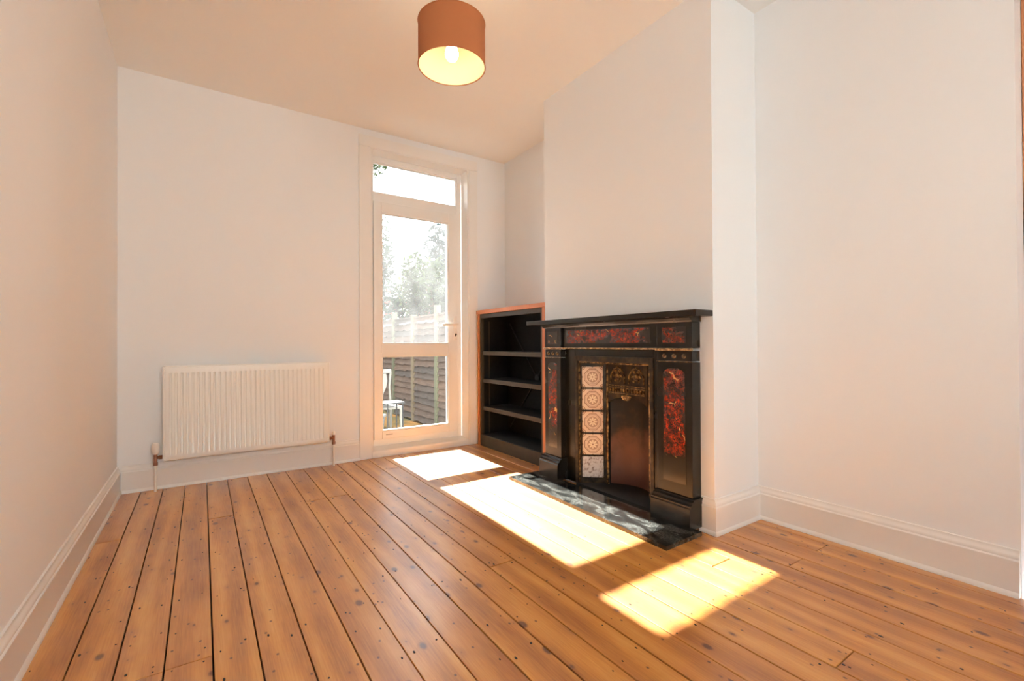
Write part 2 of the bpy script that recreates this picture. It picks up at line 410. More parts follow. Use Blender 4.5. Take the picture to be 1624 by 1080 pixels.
for a in ((WX0, WX1, WZ0, WZ0+.05), (WX0, WX1, WZ1-.05, WZ1), (WX0, WX0+.05, WZ0+.05, WZ1-.05), (WX1-.05, WX1, WZ0+.05, WZ1-.05), (.495, .555, WZ0+.05, WZ1-.05)):
    bx('fill_window_frame', a[0], a[1], YF-.13, YF-.07, a[2], a[3], 'gloss_white', w1, .004)
for a, b in ((WX0+.05, .495), (.555, WX1-.05)):
    bx('pane', a, b, YF-.102, YF-.098, WZ0+.05, WZ1-.05, 'clear_glass', w1)
bx('fill_window_sill', WX0-.04, WX1+.04, YF-.07, YF+.06, WZ0-.03, WZ0, 'gloss_white', w1, .006)
FO0, FO1, FOZ = 1.60, 2.215, .845               # hole for the grate
bm = BM(); box(bm, XC, XR, YC0, FO0, -.05, H); box(bm, XC, XR, FO1, YC1, -.05, H); box(bm, XC, XR, FO0, FO1, FOZ, H)
tag(obj('wall_chimney', bm, 'wall_paint'), 'white chimney breast projecting above the fireplace', kind=S)
tag(bx('ceiling', XL-T, XR+T, YF-T, YB+T, H, H+.1, 'ceiling_paint'), 'plain cream white ceiling', kind=S)

# floor of pine boards
floor = tag(bx('floor', XL, XR, YF, YB+.09, -.06, -.022, 'gap'), 'varnished pine board floor with dark gaps and knots', kind=S)
seams = [-.31, -.199, -.087, .027, .141, .258, .375, .493, .61, .728, .844, .96, 1.078, 1.20, 1.325, 1.45, 1.572, 1.70, 1.825, 1.948, 2.07, 2.192, 2.305]
edges = [XL+.002] + seams + [XR-.002]
rng = random.Random(4)
cuts = {0: [2.8], 1: [.57], 2: [1.6], 3: [1.6], 4: [.2, 2.86], 6: [.57], 8: [.57, 2.86], 9: [2.86], 10: [.2], 11: [.57], 12: [1.6], 13: [3.28], 14: [.2], 16: [.57], 18: [1.1], 20: [.93], 21: [1.6, .2], 22: [.93]}
cuts[12] = [1.6]; cuts[13] = [3.28, .2]
boards = []
for i, (a, b) in enumerate(zip(edges, edges[1:])):
    ys = [YF] + sorted(cuts.get(i, [])) + [YB+.075]
    for y0, y1 in zip(ys, ys[1:]):
        g = .0013 + rng.random()*.0012
        bm = BM(); box(bm, a+g, b-g, y0+.0012, y1-.0012, -.0215, 0)
        up_ = rng.uniform(-.0008, .0006)
        for v in bm.verts:
            if v.co.z > -.01: v.co.z += up_ + rng.uniform(-.0003, .0003)
        o = obj('floorboard', bm, 'pine_board', floor, .0012, 1); boards.append(o)
# nail heads in pairs where boards cross the joists
bm = BM()
joists = [.2, .38, .57, .75, .93, 1.1, 1.29, 1.45, 1.6, 1.8, 2.0, 2.2, 2.4, 2.62, 2.86, 3.08, 3.28, 3.6]
for i, (a, b) in enumerate(zip(edges, edges[1:])):
    for y in joists:
        offs = [-.022, .022] if y in cuts.get(i, []) else [0]
        for dy in offs:
            for fx in (.2, .8):
                if rng.random() < (.8 if joists.index(y) % 2 == 0 else .38):
                    cx = a + (b-a)*(fx + rng.uniform(-.07, .07)); cyy = y + dy + rng.uniform(-.035, .035)
                    rr = rng.uniform(.0018, .0036); an = 0; st = rng.uniform(.8, 2.3)
                    vs_ = [bm.verts.new((cx + rr*math.cos(k*math.pi/4+an), cyy + rr*st*math.sin(k*math.pi/4+an), .0006)) for k in range(8)]
                    lo_ = [bm.verts.new((v.co.x, v.co.y, -.004)) for v in vs_]
                    bm.faces.new(vs_)
                    for k in range(8): bm.faces.new((vs_[k], vs_[(k+1) % 8], lo_[(k+1) % 8], lo_[k]))
tag(obj('nail_heads', bm, 'nail', floor), kind='stuff')

# skirting boards
SK = [(0, 0), (.024, 0), (.0235, .006), (.021, .013), (.0165, .0185), (.0165, .118), (.0175, .122), (.0175, .127), (.0135, .132), (.0145, .139), (.0125, .146), (.008, .151), (.0065, .158), (.0065, .163), (0, .165)]
def skirt(name, path, side, label):
    bm = BM(); sweep(bm, SK, path, side); tag(obj(name, bm, 'gloss_white', smooth=True), label, kind=S)
skirt('baseboard_left', [(XL, YF), (XL, YB)], -1, 'tall white skirting board along the left wall')
skirt('baseboard_back', [(XL+.024, YB), (1.02, YB)], -1, 'tall white skirting board below the radiator')
skirt('baseboard_right', [(XR, .36), (XR, YC0), (XC, YC0), (XC, 1.343)], 1, 'tall white skirting board around the right alcove and chimney corner')
bx_ = BM(); sweep(bx_, SK, [(2.075, YB), (2.30, YB)], -1)
tag(obj('baseboard_alcove', bx_, 'gloss_white', smooth=True), 'short white skirting board beside the bookcase', kind=S)

# ------------------------------------------------------------------ garden door
d1 = root('door_1', ((DX0+DX1)/2, YB+.11, 0), 'white glazed garden door with lower pane, tall upper pane and transom light', kind=S)
YD = YB+.11                                     # room-side face of the fixed frame
# architrave
for nm, a in (('architrave', (1.017, DX0-.004, YB-.020, YB+.004, 0, 2.455)), ('architrave', (DX1+.004, 2.072, YB-.020, YB+.004, 0, 2.455)), ('architrave', (1.017, 2.072, YB-.020, YB+.004, 2.4555, 2.545))):
    bx(nm, *a, 'gloss_white', d1, .004)
bx('jamb_lining', DX0-.003, DX0+.008, YB-.016, YD, 0, DZ, 'gloss_white', d1, .002)
bx('jamb_lining', DX1-.008, DX1+.003, YB-.016, YD, 0, DZ, 'gloss_white', d1, .002)
bx('head_lining', DX0+.008, DX1-.008, YB-.016, YD, DZ-.008, DZ, 'gloss_white', d1, .002)
# fixed frame
for nm, a in (('frame_post', (DX0+.008, 1.163, YD, YD+.066, .05, DZ-.008)), ('frame_post', (1.930, DX1-.008, YD, YD+.07, .05, DZ-.008)), ('frame_head', (1.163, 1.930, YD, YD+.07, 2.404, DZ-.008)),
              ('transom_bar', (1.163, 1.930, YD, YD+.07, 2.074, 2.149)), ('frame_sill', (1.163, 1.930, YD, YD+.07, .05, .117))):
    bx(nm, *a, 'upvc', d1, .004)
bm = BM(); prism(bm, [(YB-.012, 0), (YB-.012, .040), (YB-.006, .050), (YD-.03, .062), (YD, .066), (YD+.02, .05), (YD+.09, .0)], 'x', DX0+.008, DX1-.008)
obj('threshold', bm, 'gloss_white', d1, .003)
# transom light
for a in ((1.163, 1.930, YD+.012, YD+.045, 2.149, 2.158), (1.163, 1.930, YD+.012, YD+.045, 2.395, 2.404), (1.163, 1.171, YD+.012, YD+.045, 2.158, 2.395), (1.922, 1.930, YD+.012, YD+.045, 2.158, 2.395)):
    bx('glazing_bead', *a, 'upvc', d1, .002)
bx('pane', 1.168, 1.925, YD+.030, YD+.034, 2.155, 2.399, 'clear_glass', d1, label='transom pane with bright sky behind it')
# leaf
LY0, LY1 = YD-.016, YD+.05
leaf_bm = BM()
box(leaf_bm, 1.166, 1.232, LY0, LY1, .119, 2.071); box(leaf_bm, 1.836, 1.927, LY0, LY1, .119, 2.071)
leaf = obj('leaf', leaf_bm, 'upvc', d1, .004)
for z0, z1 in ((.119, .183), (.797, .902), (1.985, 2.071)):
    bx('rail', 1.232, 1.836, LY0, LY1, z0, z1, 'upvc', leaf, .004)
for z0, z1, g in ((.183, .797, 'clear_glass'), (.902, 1.985, 'dusty_glass')):
    for a in ((1.232, 1.836, LY0+.006, LY1-.02, z0, z0+.009), (1.232, 1.836, LY0+.006, LY1-.02, z1-.006, z1), (1.232, 1.239, LY0+.006, LY1-.02, z0+.009, z1-.006), (1.829, 1.836, LY0+.006, LY1-.02, z0+.009, z1-.006)):
        bx('glazing_bead', *a, 'upvc', leaf, .002)
    bx('pane', 1.236, 1.832, LY0+.030, LY0+.034, z0+.005, z1-.003, g, leaf)
bx('gasket', 1.8275, 1.8295, LY0+.022, LY0+.030, .192, .791, 'rubber', leaf)
for a in ((1.150, 1.186, .10, 2.10), (1.908, 1.945, .10, 2.10), (1.186, 1.908, .10, .138), (1.186, 1.908, 2.052, 2.10)):
    bx('door_stop', a[0], a[1], LY1+.001, LY1+.024, a[2], a[3], 'upvc', d1)
# handle: backplate, lever, key hole
bm = BM(); box(bm, 1.884, 1.916, LY0-.010, LY0+.002, .93, 1.15); hp = obj('handle_plate', bm, 'plastic_white', leaf, .008, 3, smooth=True)
bm = BM(); tube(bm, [(1.902, LY0-.006, 1.075), (1.902, LY0-.045, 1.075)], .010, 12); tube(bm, [(1.908, LY0-.045, 1.075), (1.88, LY0-.050, 1.075), (1.83, LY0-.050, 1.073), (1.775, LY0-.047, 1.070), (1.755, LY0-.043, 1.069)], [.009, .011, .0125, .0125, .009], 12)
obj('lever', bm, 'plastic_white', leaf, smooth=True)
bm = BM(); lathe(bm, [(.0095, 0), (.0095, .005), (.006, .006)], (1.902, LY0-.009, .985), (0, -1, 0), 16); box(bm, 1.893, 1.899, LY0-.014, LY0-.009, .966, .982); obj('key_hole', bm, 'dark_hole', leaf)
bx('chip', 1.262, 1.318, LY0-.0005, LY0+.002, .152, .156, 'dark_hole', leaf, label='dark chip in the bottom rail')

# second door, brown in place of shade, only its casing shows far right
d2 = root('door_2', (XR, -.15, 0), 'recessed door with shade put in as brown, in the right wall close to the viewpoint', kind=S)
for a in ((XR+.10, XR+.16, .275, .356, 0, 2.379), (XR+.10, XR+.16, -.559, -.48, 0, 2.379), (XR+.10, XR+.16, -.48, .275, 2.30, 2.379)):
    bx('casing', *a, 'door_shade_brown', d2, .005)
l2 = bx('leaf', XR+.115, XR+.155, -.478, .273, .005, 2.297, 'door_shade_brown', d2, .002)
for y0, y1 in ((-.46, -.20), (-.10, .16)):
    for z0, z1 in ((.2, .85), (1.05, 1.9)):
        bx('door_panel', XR+.107, XR+.116, y0, y1, z0, z1, 'door_shade_brown', l2, .006)

# ------------------------------------------------------------------ radiator
RX0, RX1, RY, RZ0, RZ1 = -.192, .770, YB-.10, .182, .766
rad = root('radiator', ((RX0+RX1)/2, YB-.07, 0), 'white ribbed panel radiator hung on the end wall above the skirting', 'radiator')
bm = BM(); NR = 32; pts = []
fx0, fx1 = RX0+.022, RX1-.022; pw = (fx1-fx0)/NR
def prow(z, dep):
    row = [(RX0, RY+.012, z), (RX0+.004, RY+.003, z), (RX0+.014, RY, z)]
    for i in range(NR):
        x = fx0 + i*pw
        row += [(x+pw*.06, RY, z), (x+pw*.20, RY+dep, z), (x+pw*.46, RY+dep, z), (x+pw*.60, RY, z)]
    return row + [(RX1-.014, RY, z), (RX1-.004, RY+.003, z), (RX1, RY+.012, z)]
rows = []
for z, dep, push in ((RZ0, 0, .012), (RZ0+.004, 0, .004), (RZ0+.012, 0, 0), (RZ0+.036, 0, 0), (RZ0+.048, .0075, 0), (RZ1-.052, .0075, 0), (RZ1-.040, 0, 0), (RZ1-.012, 0, 0), (RZ1-.004, 0, .003), (RZ1, 0, .012)):
    rows.append([bm.verts.new((x, max(y, RY+push) if push else y, zz)) for x, y, zz in prow(z, dep)])
for a, b in zip(rows, rows[1:]):
    for k in range(len(a)-1): bm.faces.new((a[k], a[k+1], b[k+1], b[k]))
obj('front_panel', bm, 'radiator_enamel', rad, smooth=True)
bx('back_panel', RX0+.004, RX1-.004, RY+.013, RY+.024, RZ0, RZ1-.004, 'radiator_enamel', rad)
bx('side_cover', RX0-.008, RX0+.004, RY+.002, RY+.062, RZ0+.006, RZ1+.002, 'radiator_enamel', rad, .004)
bx('side_cover', RX1-.004, RX1+.008, RY+.002, RY+.062, RZ0+.006, RZ1+.002, 'radiator_enamel', rad, .004)
bm = BM(); box(bm, RX0+.004, RX1-.004, RY+.006, RY+.011, RZ1-.004, RZ1+.004); box(bm, RX0+.004, RX1-.004, RY+.055, RY+.060, RZ1-.004, RZ1+.004)
for i in range(60):
    x = RX0+.01 + i*(RX1-RX0-.02)/60; box(bm, x, x+.005, RY+.011, RY+.055, RZ1-.002, RZ1+.003)
obj('top_grille', bm, 'radiator_enamel', rad)
for x in (RX0+.2, RX1-.2): bx('wall_bracket', x-.015, x+.015, RY+.024, YB-.001, .3, .7, 'radiator_enamel', rad)
def valve(x, sgn, head):
    bm = BM(); tube(bm, [(x, RY+.03, -.002), (x, RY+.03, .165)], .0075, 12); obj('pipe', bm, 'plastic_white', rad, smooth=True)
    bm = BM(); tube(bm, [(x, RY+.03, .160), (x, RY+.03, .180)], .0125, 6); tube(bm, [(x, RY+.03, .178), (x, RY+.03, .232)], .010, 12)
    tube(bm, [(x, RY+.03, .207), (x+sgn*.028, RY+.03, .207)], .010, 6); tube(bm, [(x+sgn*.016, RY+.03, .207), (x+sgn*.034, RY+.03, .207)], .0135, 6)
    v = obj('valve', bm, 'copper', rad, smooth=True, label='copper coloured radiator valve')
    bm = BM()
    if head: lathe(bm, [(.012, 0), (.017, .006), (.019, .02), (.021, .045), (.019, .062), (.012, .070)], (x, RY+.03, .228), n=20)
    else: lathe(bm, [(.010, 0), (.011, .012), (.010, .024), (.006, .028)], (x, RY+.03, .230), n=16)
    obj('valve_cap', bm, 'plastic_white', v, smooth=True)
valve(-.236, 1, True); valve(.812, -1, False)

# ------------------------------------------------------------------ bookcase in the far alcove
BX, BY0, BY1, BZ = 2.045, 2.575, 3.600, 1.195
bc = root('bookcase', (BX+.15, (BY0+BY1)/2, 0), 'dark metal shelf unit in an orange wood case beside the garden door', 'bookcase')
BXB = XR-.012
bx('side_panel', BX, BXB, BY0, BY0+.082, 0, BZ-.034, 'case_wood', bc, .002)
bx('side_panel', BX, BXB, BY1-.020, BY1, 0, BZ-.034, 'case_wood', bc, .002)
bx('top_panel', BX-.006, BXB, BY0-.003, BY1+.012, BZ-.0335, BZ, 'case_wood', bc, .003)
iy0, iy1 = BY0+.0825, BY1-.0205
bx('face_frame', BX+.012, BX+.040, iy0, iy0+.030, 0, BZ-.034, 'case_metal', bc, .001)
bx('face_frame', BX+.012, BX+.040, iy1-.022, iy1, 0, BZ-.034, 'case_metal', bc, .001)
bx('face_frame', BX+.012, BX+.040, iy0+.030, iy1-.022, BZ-.070, BZ-.034, 'case_metal', bc, .001)
bx('back_panel', BXB-.012, BXB, iy0, iy1, .05, BZ-.034, 'case_inner', bc)
for y in (iy0, iy1-.003): bx('lining', BX+.041, BXB-.012, y, y+.003, .05, BZ-.036, 'case_inner', bc)
bx('plinth', BX+.010, BX+.030, iy0+.030, iy1-.022, 0, .098, 'case_metal', bc, .001)
for z in (.345, .590, .832):
    s_ = bx('shelf', BX+.045, BXB-.013, iy0+.004, iy1-.004, z-.020, z-.001, 'case_inner', bc)
    bx('shelf_lip', BX+.030, BX+.045, iy0+.030, iy1-.022, z-.034, z, 'case_metal', s_, .002)
bx('base_shelf', BX+.031, BXB-.013, iy0+.004, iy1-.004, .078, .098, 'case_inner', bc)
for y0, y1 in ((iy0+.05, iy1-.05), (iy1-.05, iy0+.05)):
    bm = BM(); tube(bm, [(BXB-.02, y0, .14), (BXB-.02, y1, 1.08)], .006, 6); obj('cross_brace', bm, 'black_metal', bc)
bm = BM(); lathe(bm, [(.03, 0), (.03, .008), (.022, .010)], (BXB-.016, (iy0+iy1)/2, .61), (-1, 0, 0), 20); obj('brace_disc', bm, 'black_metal', bc)
bx('upright_strip', BX+.10, BX+.112, iy1-.006, iy1-.003, .05, 1.1, 'case_metal', bc)

# ------------------------------------------------------------------ fireplace
fp = root('fireplace', (1.96, 1.9125, 0), 'black slate fireplace with red marbled panels and a tiled cast iron grate', 'fireplace')
FX = 1.930                                      # front face of the pilasters
PR0, PR1, PL0, PL1 = 1.347, 1.550, 2.312, 2.478
SHZ0, SHZ1 = 1.022, 1.050
bx('mantel_shelf', 1.862, XC+.002, 1.278, 2.597, SHZ0, SHZ1, 'slate_black', fp, .003)
bm = BM(); prism(bm, [(FX-.028, SHZ0-.0005), (FX-.028, SHZ0-.006), (FX-.010, SHZ0-.018), (FX-.006, SHZ0-.024), (XC, SHZ0-.024), (XC, SHZ0-.0005)], 'y', PR0-.006, PL1+.006); obj('bed_mould', bm, 'slate_black', fp, smooth=False)
FZ0 = .872
for a, b in ((PR0, PR1), (PL0, PL1)):
    blk = bx('end_block', FX, XC+.002, a, b, FZ0, SHZ0-.0245, 'slate_black', fp, .002)
    bx('marbled_panel', FX-.0012, FX+.0005, a+.030, b-.030, FZ0+.022, SHZ0-.045, 'red_marbled_frieze', blk)
    bx('gilt_strip', FX-.010, FX+.004, a-.004, b+.004, FZ0-.014, FZ0-.0005, 'gilt', fp, .002)
    st = bx('stud_band', FX+.002, XC+.002, a+.002, b-.002, FZ0-.064, FZ0-.0145, 'slate_black', fp, .002)
    for t in (.22, .5, .78):
        bm = BM(); lathe(bm, [(.0115, 0), (.011, .003), (.008, .0065), (.003, .008)], (FX+.002, a+(b-a)*t, FZ0-.040), (-1, 0, 0), 14); obj('stud', bm, 'bronze_edge', st, smooth=True)
    bx('groove_line', FX-.003, FX+.004, a, b, FZ0-.0695, FZ0-.0645, 'bronze_edge', fp, .001)
    pil = bx('pilaster', FX, XC+.002, a, b, .158, FZ0-.070, 'slate_black', fp, .002)
    # round-headed painted panel
    hw = (b-a)/2-.036; cyp = (a+b)/2; zt, zb = FZ0-.098, .215
    pts = [(cyp-hw, zb), (cyp+hw, zb)] + [(cyp+hw*math.cos(q*math.pi/10), zt-hw*.55+hw*.55*math.sin(q*math.pi/10)) for q in range(11)]
    bm = BM(); prism(bm, pts, 'x', FX-.0014, FX+.0005); obj('marbled_panel', bm, 'red_marbled_upright', pil)
    bm = BM(); prism(bm, [(FX-.045, .020), (FX-.045, .118), (FX-.040, .124), (FX-.040, .130), (FX-.028, .136), (FX-.024, .146), (FX-.010, .152), (FX-.008, .1575), (XC+.002, .1575), (XC+.002, .020)], 'y', a-.014, b+.010)
    obj('plinth', bm, 'slate_black', fp, .002)
fr = bx('frieze', FX+.016, XC+.002, PR1, PL0, FZ0, SHZ0-.0245, 'slate_black', fp, .001)
bx('marbled_panel', FX+.0148, FX+.0165, PR1+.055, PL0-.030, FZ0+.024, SHZ0-.040, 'red_marbled_frieze', fr)
bx('frieze_edge', FX+.010, FX+.030, PR1, PL0, FZ0-.010, FZ0-.0005, 'gilt', fp, .003)
# inner slate slips around the grate
FI = FX+.038
GY0, GY1 = 1.600, 2.215
bx('slip', FI, XC+.002, PR1-.0, GY0, .020, FZ0-.011, 'slate_black', fp, .002)
bx('slip', FI, XC+.002, GY1, PL0, .020, FZ0-.011, 'slate_black', fp, .002)
bx('lintel', FI, XC+.002, GY0, GY1, .820, FZ0-.011, 'slate_black', fp, .002)
# cast iron grate
gr = bx('grate_frame', FI-.004, FI+.030, GY0+.001, GY0+.026, .020, .8195, 'cast_iron', fp, .003)
bx('frame_side', FI-.004, FI+.030, GY1-.026, GY1-.001, .020, .8195, 'cast_iron', gr, .003)
bx('frame_head', FI-.004, FI+.030, GY0+.026, GY1-.026, .786, .8195, 'cast_iron', gr, .003)
for y in (GY0+.0265, GY1-.0325): bx('frame_bead', FI+.002, FI+.014, y, y+.006, .030, .785, 'bronze_edge', gr, .002)
bx('frame_bead', FI+.002, FI+.014, GY0+.033, GY1-.033, .776, .785, 'bronze_edge', gr, .002)
# splayed tile cheeks: from the frame back to the fire opening
HX = 2.112
CH_ = [((FI+.012, GY1-.030), (HX, 2.072)), ((FI+.012, GY0+.030), (HX, 1.743))]
tm = BM(); hw = .068
box(tm, -.004, .004, -hw, hw, -hw, hw)
bmesh.ops.bevel(tm, geom=[e for e in tm.edges], offset=.004, segments=2, affect='EDGES'); bmesh.ops.recalc_face_normals(tm, faces=tm.faces)
tmesh = bpy.data.meshes.new('tile'); tm.to_mesh(tmesh); tm.free(); tmesh.materials.append(M['patterned_tile'])
tmesh2 = tmesh.copy(); tmesh2.materials.clear(); tmesh2.materials.append(M['worn_tile'])
for (ax, ay), (bx2, by2) in CH_:
    d = Vector((bx2-ax, by2-ay, 0)); L = d.length; d.normalize()
    nrm = Vector((-d.y, d.x, 0)); nrm = nrm if nrm.x < 0 else -nrm
    ang = math.atan2(-nrm.y, -nrm.x)
    mid = Vector((ax, ay, 0)) + d*.078
    bm = BM(); P = [Vector((ax, ay, 0)), Vector((bx2, by2, 0))]; off = -nrm*.006
    prism(bm, [tuple((P[0]+off).xy), tuple((P[1]+off).xy), tuple((P[1]+off*3.5).xy), tuple((P[0]+off*3.5).xy)], 'z', .020, .786)
    ck = obj('cheek', bm, 'cast_iron', fp)
    for i in range(5):
        z = .056 + .068 + i*.1405
        inst('tile', tmesh2 if i == 0 else tmesh, mid + Vector((0, 0, z)) - nrm*.001, ck, (0, 0, ang), (1, min(1, (L-.010)/.136), 1))
    e = Vector((bx2, by2, 0)); bm = BM(); tube(bm, [e + Vector((-.004, 0, .02)), e + Vector((-.004, 0, .775))], .008, 10); obj('column', bm, 'bronze_edge', ck, smooth=True)
# canopy above the fire, with cast relief
HY0, HY1 = 1.754, 2.060
bm = BM(); pts = [(HY0, .785), (HY0, .530)]
for q in range(1, 12):
    t = q/12; pts.append((HY0 + (HY1-HY0)*t, .530+.045*math.sin(math.pi*t)**.7))
pts += [(HY1, .530), (HY1, .785)]
prism(bm, pts, 'x', HX-.012, HX+.012); can = obj('canopy', bm, 'cast_iron', fp)
for z in (.770, .640, .628, .595):
    bx('relief_band', HX-.018, HX-.011, HY0+.012, HY1-.012, z-.003, z+.003, 'bronze_edge', can, .001)
bm = BM()
for i in range(13):
    y = HY0+.026 + i*.0212; box(bm, HX-.017, HX-.011, y-.006, y+.006, .602, .622)
obj('relief_dentils', bm, 'bronze_edge', can)
for cyy in (1.835, 1.979):
    bm = BM(); tube(bm, [(HX-.014, cyy-.055, .655), (HX-.014, cyy-.055, .70), (HX-.014, cyy-.03, .738), (HX-.014, cyy, .752), (HX-.014, cyy+.03, .738), (HX-.014, cyy+.055, .70), (HX-.014, cyy+.055, .655)], .005, 6)
    lathe(bm, [(.024, 0), (.022, .005), (.012, .009)], (HX-.012, cyy, .700), (-1, 0, 0), 12)
    for q in range(6):
        a = q*math.pi/3; lathe(bm, [(.010, 0), (.007, .006)], (HX-.012, cyy+.031*math.cos(a), .700+.031*math.sin(a)), (-1, 0, 0), 8)
    obj('relief_arch', bm, 'bronze_edge', can, smooth=True)
bm = BM()
for q in range(7):
    a = math.pi*(.1 + .8*q/6); tube(bm, [(HX-.016, 1.907, .585), (HX-.020, 1.907+.034*math.cos(a), .585-.030*math.sin(a))], [.004, .008], 6)
obj('shell_boss', bm, 'gilt', can, smooth=True)
# fire chamber
bm = BM(); Z1 = .78
def wallq(p, q, z0, z1):
    a = [bm.verts.new((*p, z0)), bm.verts.new((*q, z0)), bm.verts.new((*q, z1)), bm.verts.new((*p, z1))]; bm.faces.new(a)
prism(bm, [(HX+.013, 1.735), (2.26, 1.735), (2.26, 1.722), (HX+.013, 1.722)], 'z', .0, Z1)
prism(bm, [(HX+.013, 2.080), (2.26, 2.080), (2.26, 2.093), (HX+.013, 2.093)], 'z', .0, Z1)
obj('chamber_side', bm, 'soot', fp)
bm = BM(); arc = []
for q in range(11):
    t = q/10; arc.append((HX+.022+.075*math.sin(math.pi*t)**.8, 1.742 + .332*t))
prism(bm, arc + [(x+.012, y) for x, y in arc[::-1]], 'z', .020, Z1-.001); obj('fireback', bm, 'fireback', fp, smooth=True)
bx('chamber_base', FI+.0, 2.26, GY0+.001, GY1-.001, -.02, .0195, 'soot', fp)
bx('chamber_roof', HX+.013, 2.26, 1.73, 2.085, Z1, Z1+.02, 'soot', fp)

# hearth slab
bm = BM(); prism(bm, [(1.663, 1.292), (XC-.066, 1.300), (XC-.066, 2.56), (1.690, 2.560)], 'z', .0006, .0195)
tag(obj('hearth_slab', bm, 'hearth_marble', None, .004), 'black marbled hearth slab with white streaks set before the fireplace', 'hearth')

# ------------------------------------------------------------------ pendant lamp
LX, LYp, SR, SZ0, SZ1 = .940, 1.878, .150, 2.150, 2.345
pl = root('pendant_lamp', (LX, LYp, SZ0), 'brown drum pendant lamp with cream lining and a lit bulb', 'lamp')
bm = BM(); lathe(bm, [(SR, SZ0), (SR, SZ1), (SR-.0015, SZ1), (SR-.0015, SZ0), (SR, SZ0)], (LX, LYp, 0), n=72, cap=False); bmesh.ops.remove_doubles(bm, verts=bm.verts, dist=1e-5)
sh = obj('lamp_shade', bm, 'shade_fabric', pl, smooth=True, label='brown fabric drum shade')
bm = BM(); lathe(bm, [(SR-.0018, SZ0+.001), (SR-.0018, SZ1-.001), (SR-.003, SZ1-.001), (SR-.003, SZ0+.001), (SR-.0018, SZ0+.001)], (LX, LYp, 0), n=72, cap=False); bmesh.ops.remove_doubles(bm, verts=bm.verts, dist=1e-5)
obj('lining', bm, 'shade_lining', sh, smooth=True, label='cream inner lining')
for z in (SZ0, SZ1):
    bm = BM(); tube(bm, [(LX+SR*math.cos(a*math.pi/36), LYp+SR*math.sin(a*math.pi/36), z) for a in range(73)], .0022, 8); obj('rim', bm, 'shade_fabric', sh, smooth=True)
bm = BM()
for a in range(3):
    q = a*2*math.pi/3+.5; tube(bm, [(LX+.02*math.cos(q), LYp+.02*math.sin(q), SZ1-.03), (LX+(SR-.003)*math.cos(q), LYp+(SR-.003)*math.sin(q), SZ1-.004)], .002, 6)
obj('spider', bm, 'brass', pl)
bm = BM(); lathe(bm, [(.019, SZ1-.075), (.021, SZ1-.06), (.021, SZ1-.02), (.012, SZ1), (.007, SZ1+.02)], (LX, LYp, 0), n=20); obj('lamp_holder', bm, 'plastic_white', pl, smooth=True)
bm = BM(); lathe(bm, [(.013, SZ1-.075), (.016, SZ1-.088), (.026, SZ1-.115), (.030, SZ1-.135), (.028, SZ1-.150), (.019, SZ1-.163), (.006, SZ1-.169)], (LX, LYp, 0), n=28); obj('bulb', bm, 'lamp_glow', pl, smooth=True, label='glowing white bulb')
bm = BM(); tube(bm, [(LX, LYp, SZ1+.015), (LX, LYp, H-.02)], .0032, 8); obj('cord', bm, 'plastic_white', pl)
bm = BM(); lathe(bm, [(.012, H-.035), (.028, H-.028), (.040, H-.012), (.042, H-.001)], (LX, LYp, 0), n=32); obj('ceiling_rose', bm, 'plastic_white', pl, smooth=True)

# ------------------------------------------------------------------ garden beyond the door
GZ = -.30
tag(bx('ground', -8, 14, YB+T+.001, 24, GZ-.1, GZ, 'paving'), 'brown paved and mossy garden ground outside', kind=S)
tag(bx('bounce_street', -20, 20, -22, YF-T-.001, -.7, -.6, 'stone_pale'), 'unseen pale ground added to bounce sun in through the rear window', kind=S)  # added out of view, bounces sun up through the window behind the viewpoint
tag(bx('bounce_house_front', -14, 15, -15, -14, -.6, 7.5, 'bounce_stucco'), 'unseen white house front added to bounce sun in through the rear window', kind=S)  # added out of view, its sunlit wall supplies the neutral fill
tag(bx('bounce_patio', -1.0, 2.7, YB+T+.002, 5.35, GZ, GZ+.02, 'stone_pale'), 'unseen pale strip added outside the garden door to bounce sun indoors', kind=S)  # added out of view, throws sunlight up onto the ceiling by the door
tag(bx('door_step', 1.05, 2.05, YB+T+.001, YB+T+.30, GZ+.0205, -.08, 'stone_pale', None, .01), 'grey stone step outside the garden door', kind=S)
FXX, FT = 2.78, 1.33
fence = root('fence', (FXX, 7, GZ), 'weathered overlapping board fence with green and tan posts in the garden', 'fence')
pitch_ = .88; ys = [6.03 + pitch_*k for k in range(-2, 6)]
smeshes = []
for q in range(4):
    rq = random.Random(20+q); bm = BM(); n = 8; L = pitch_-.07
    lo_ = [(-L/2 + L*i/n, -.055 + rq.uniform(-.012, .012)) for i in range(n+1)]
    A = [bm.verts.new((-.030, y, z)) for y, z in lo_]; B = [bm.verts.new((.010, y, .062)) for y, z in lo_]
    A2 = [bm.verts.new((-.016, y, z)) for y, z in lo_]; B2 = [bm.verts.new((.016, y, .062)) for y, z in lo_]
    for i in range(n):
        bm.faces.new((A[i], A[i+1], B[i+1], B[i])); bm.faces.new((A2[i+1], A2[i], B2[i], B2[i+1])); bm.faces.new((A[i+1], A[i], A2[i], A2[i+1])); bm.faces.new((B[i], B[i+1], B2[i+1], B2[i]))
    bmesh.ops.recalc_face_normals(bm, faces=bm.faces)
    me = bpy.data.meshes.new('slat'); bm.to_mesh(me); bm.free(); me.materials.append(M['fence_wood']); smeshes.append(me)
for k, y in enumerate(ys):
    hh = .12 if k % 2 == 0 else .03
    bx('fence_post', FXX-.045, FXX+.035, y-.035, y+.035, GZ, FT+hh, 'post_green' if k % 2 == 0 else 'post_tan', fence, .004)
    if k < len(ys)-1:
        pan = bx('panel_rail', FXX-.02, FXX+.03, y+.036, y+pitch_-.036, FT-.02, FT+.005, 'fence_wood', fence)
        for i in range(17):
            inst('slat', smeshes[(i+k) % 4], (FXX, y+pitch_/2, GZ+.08+i*.0935), pan)

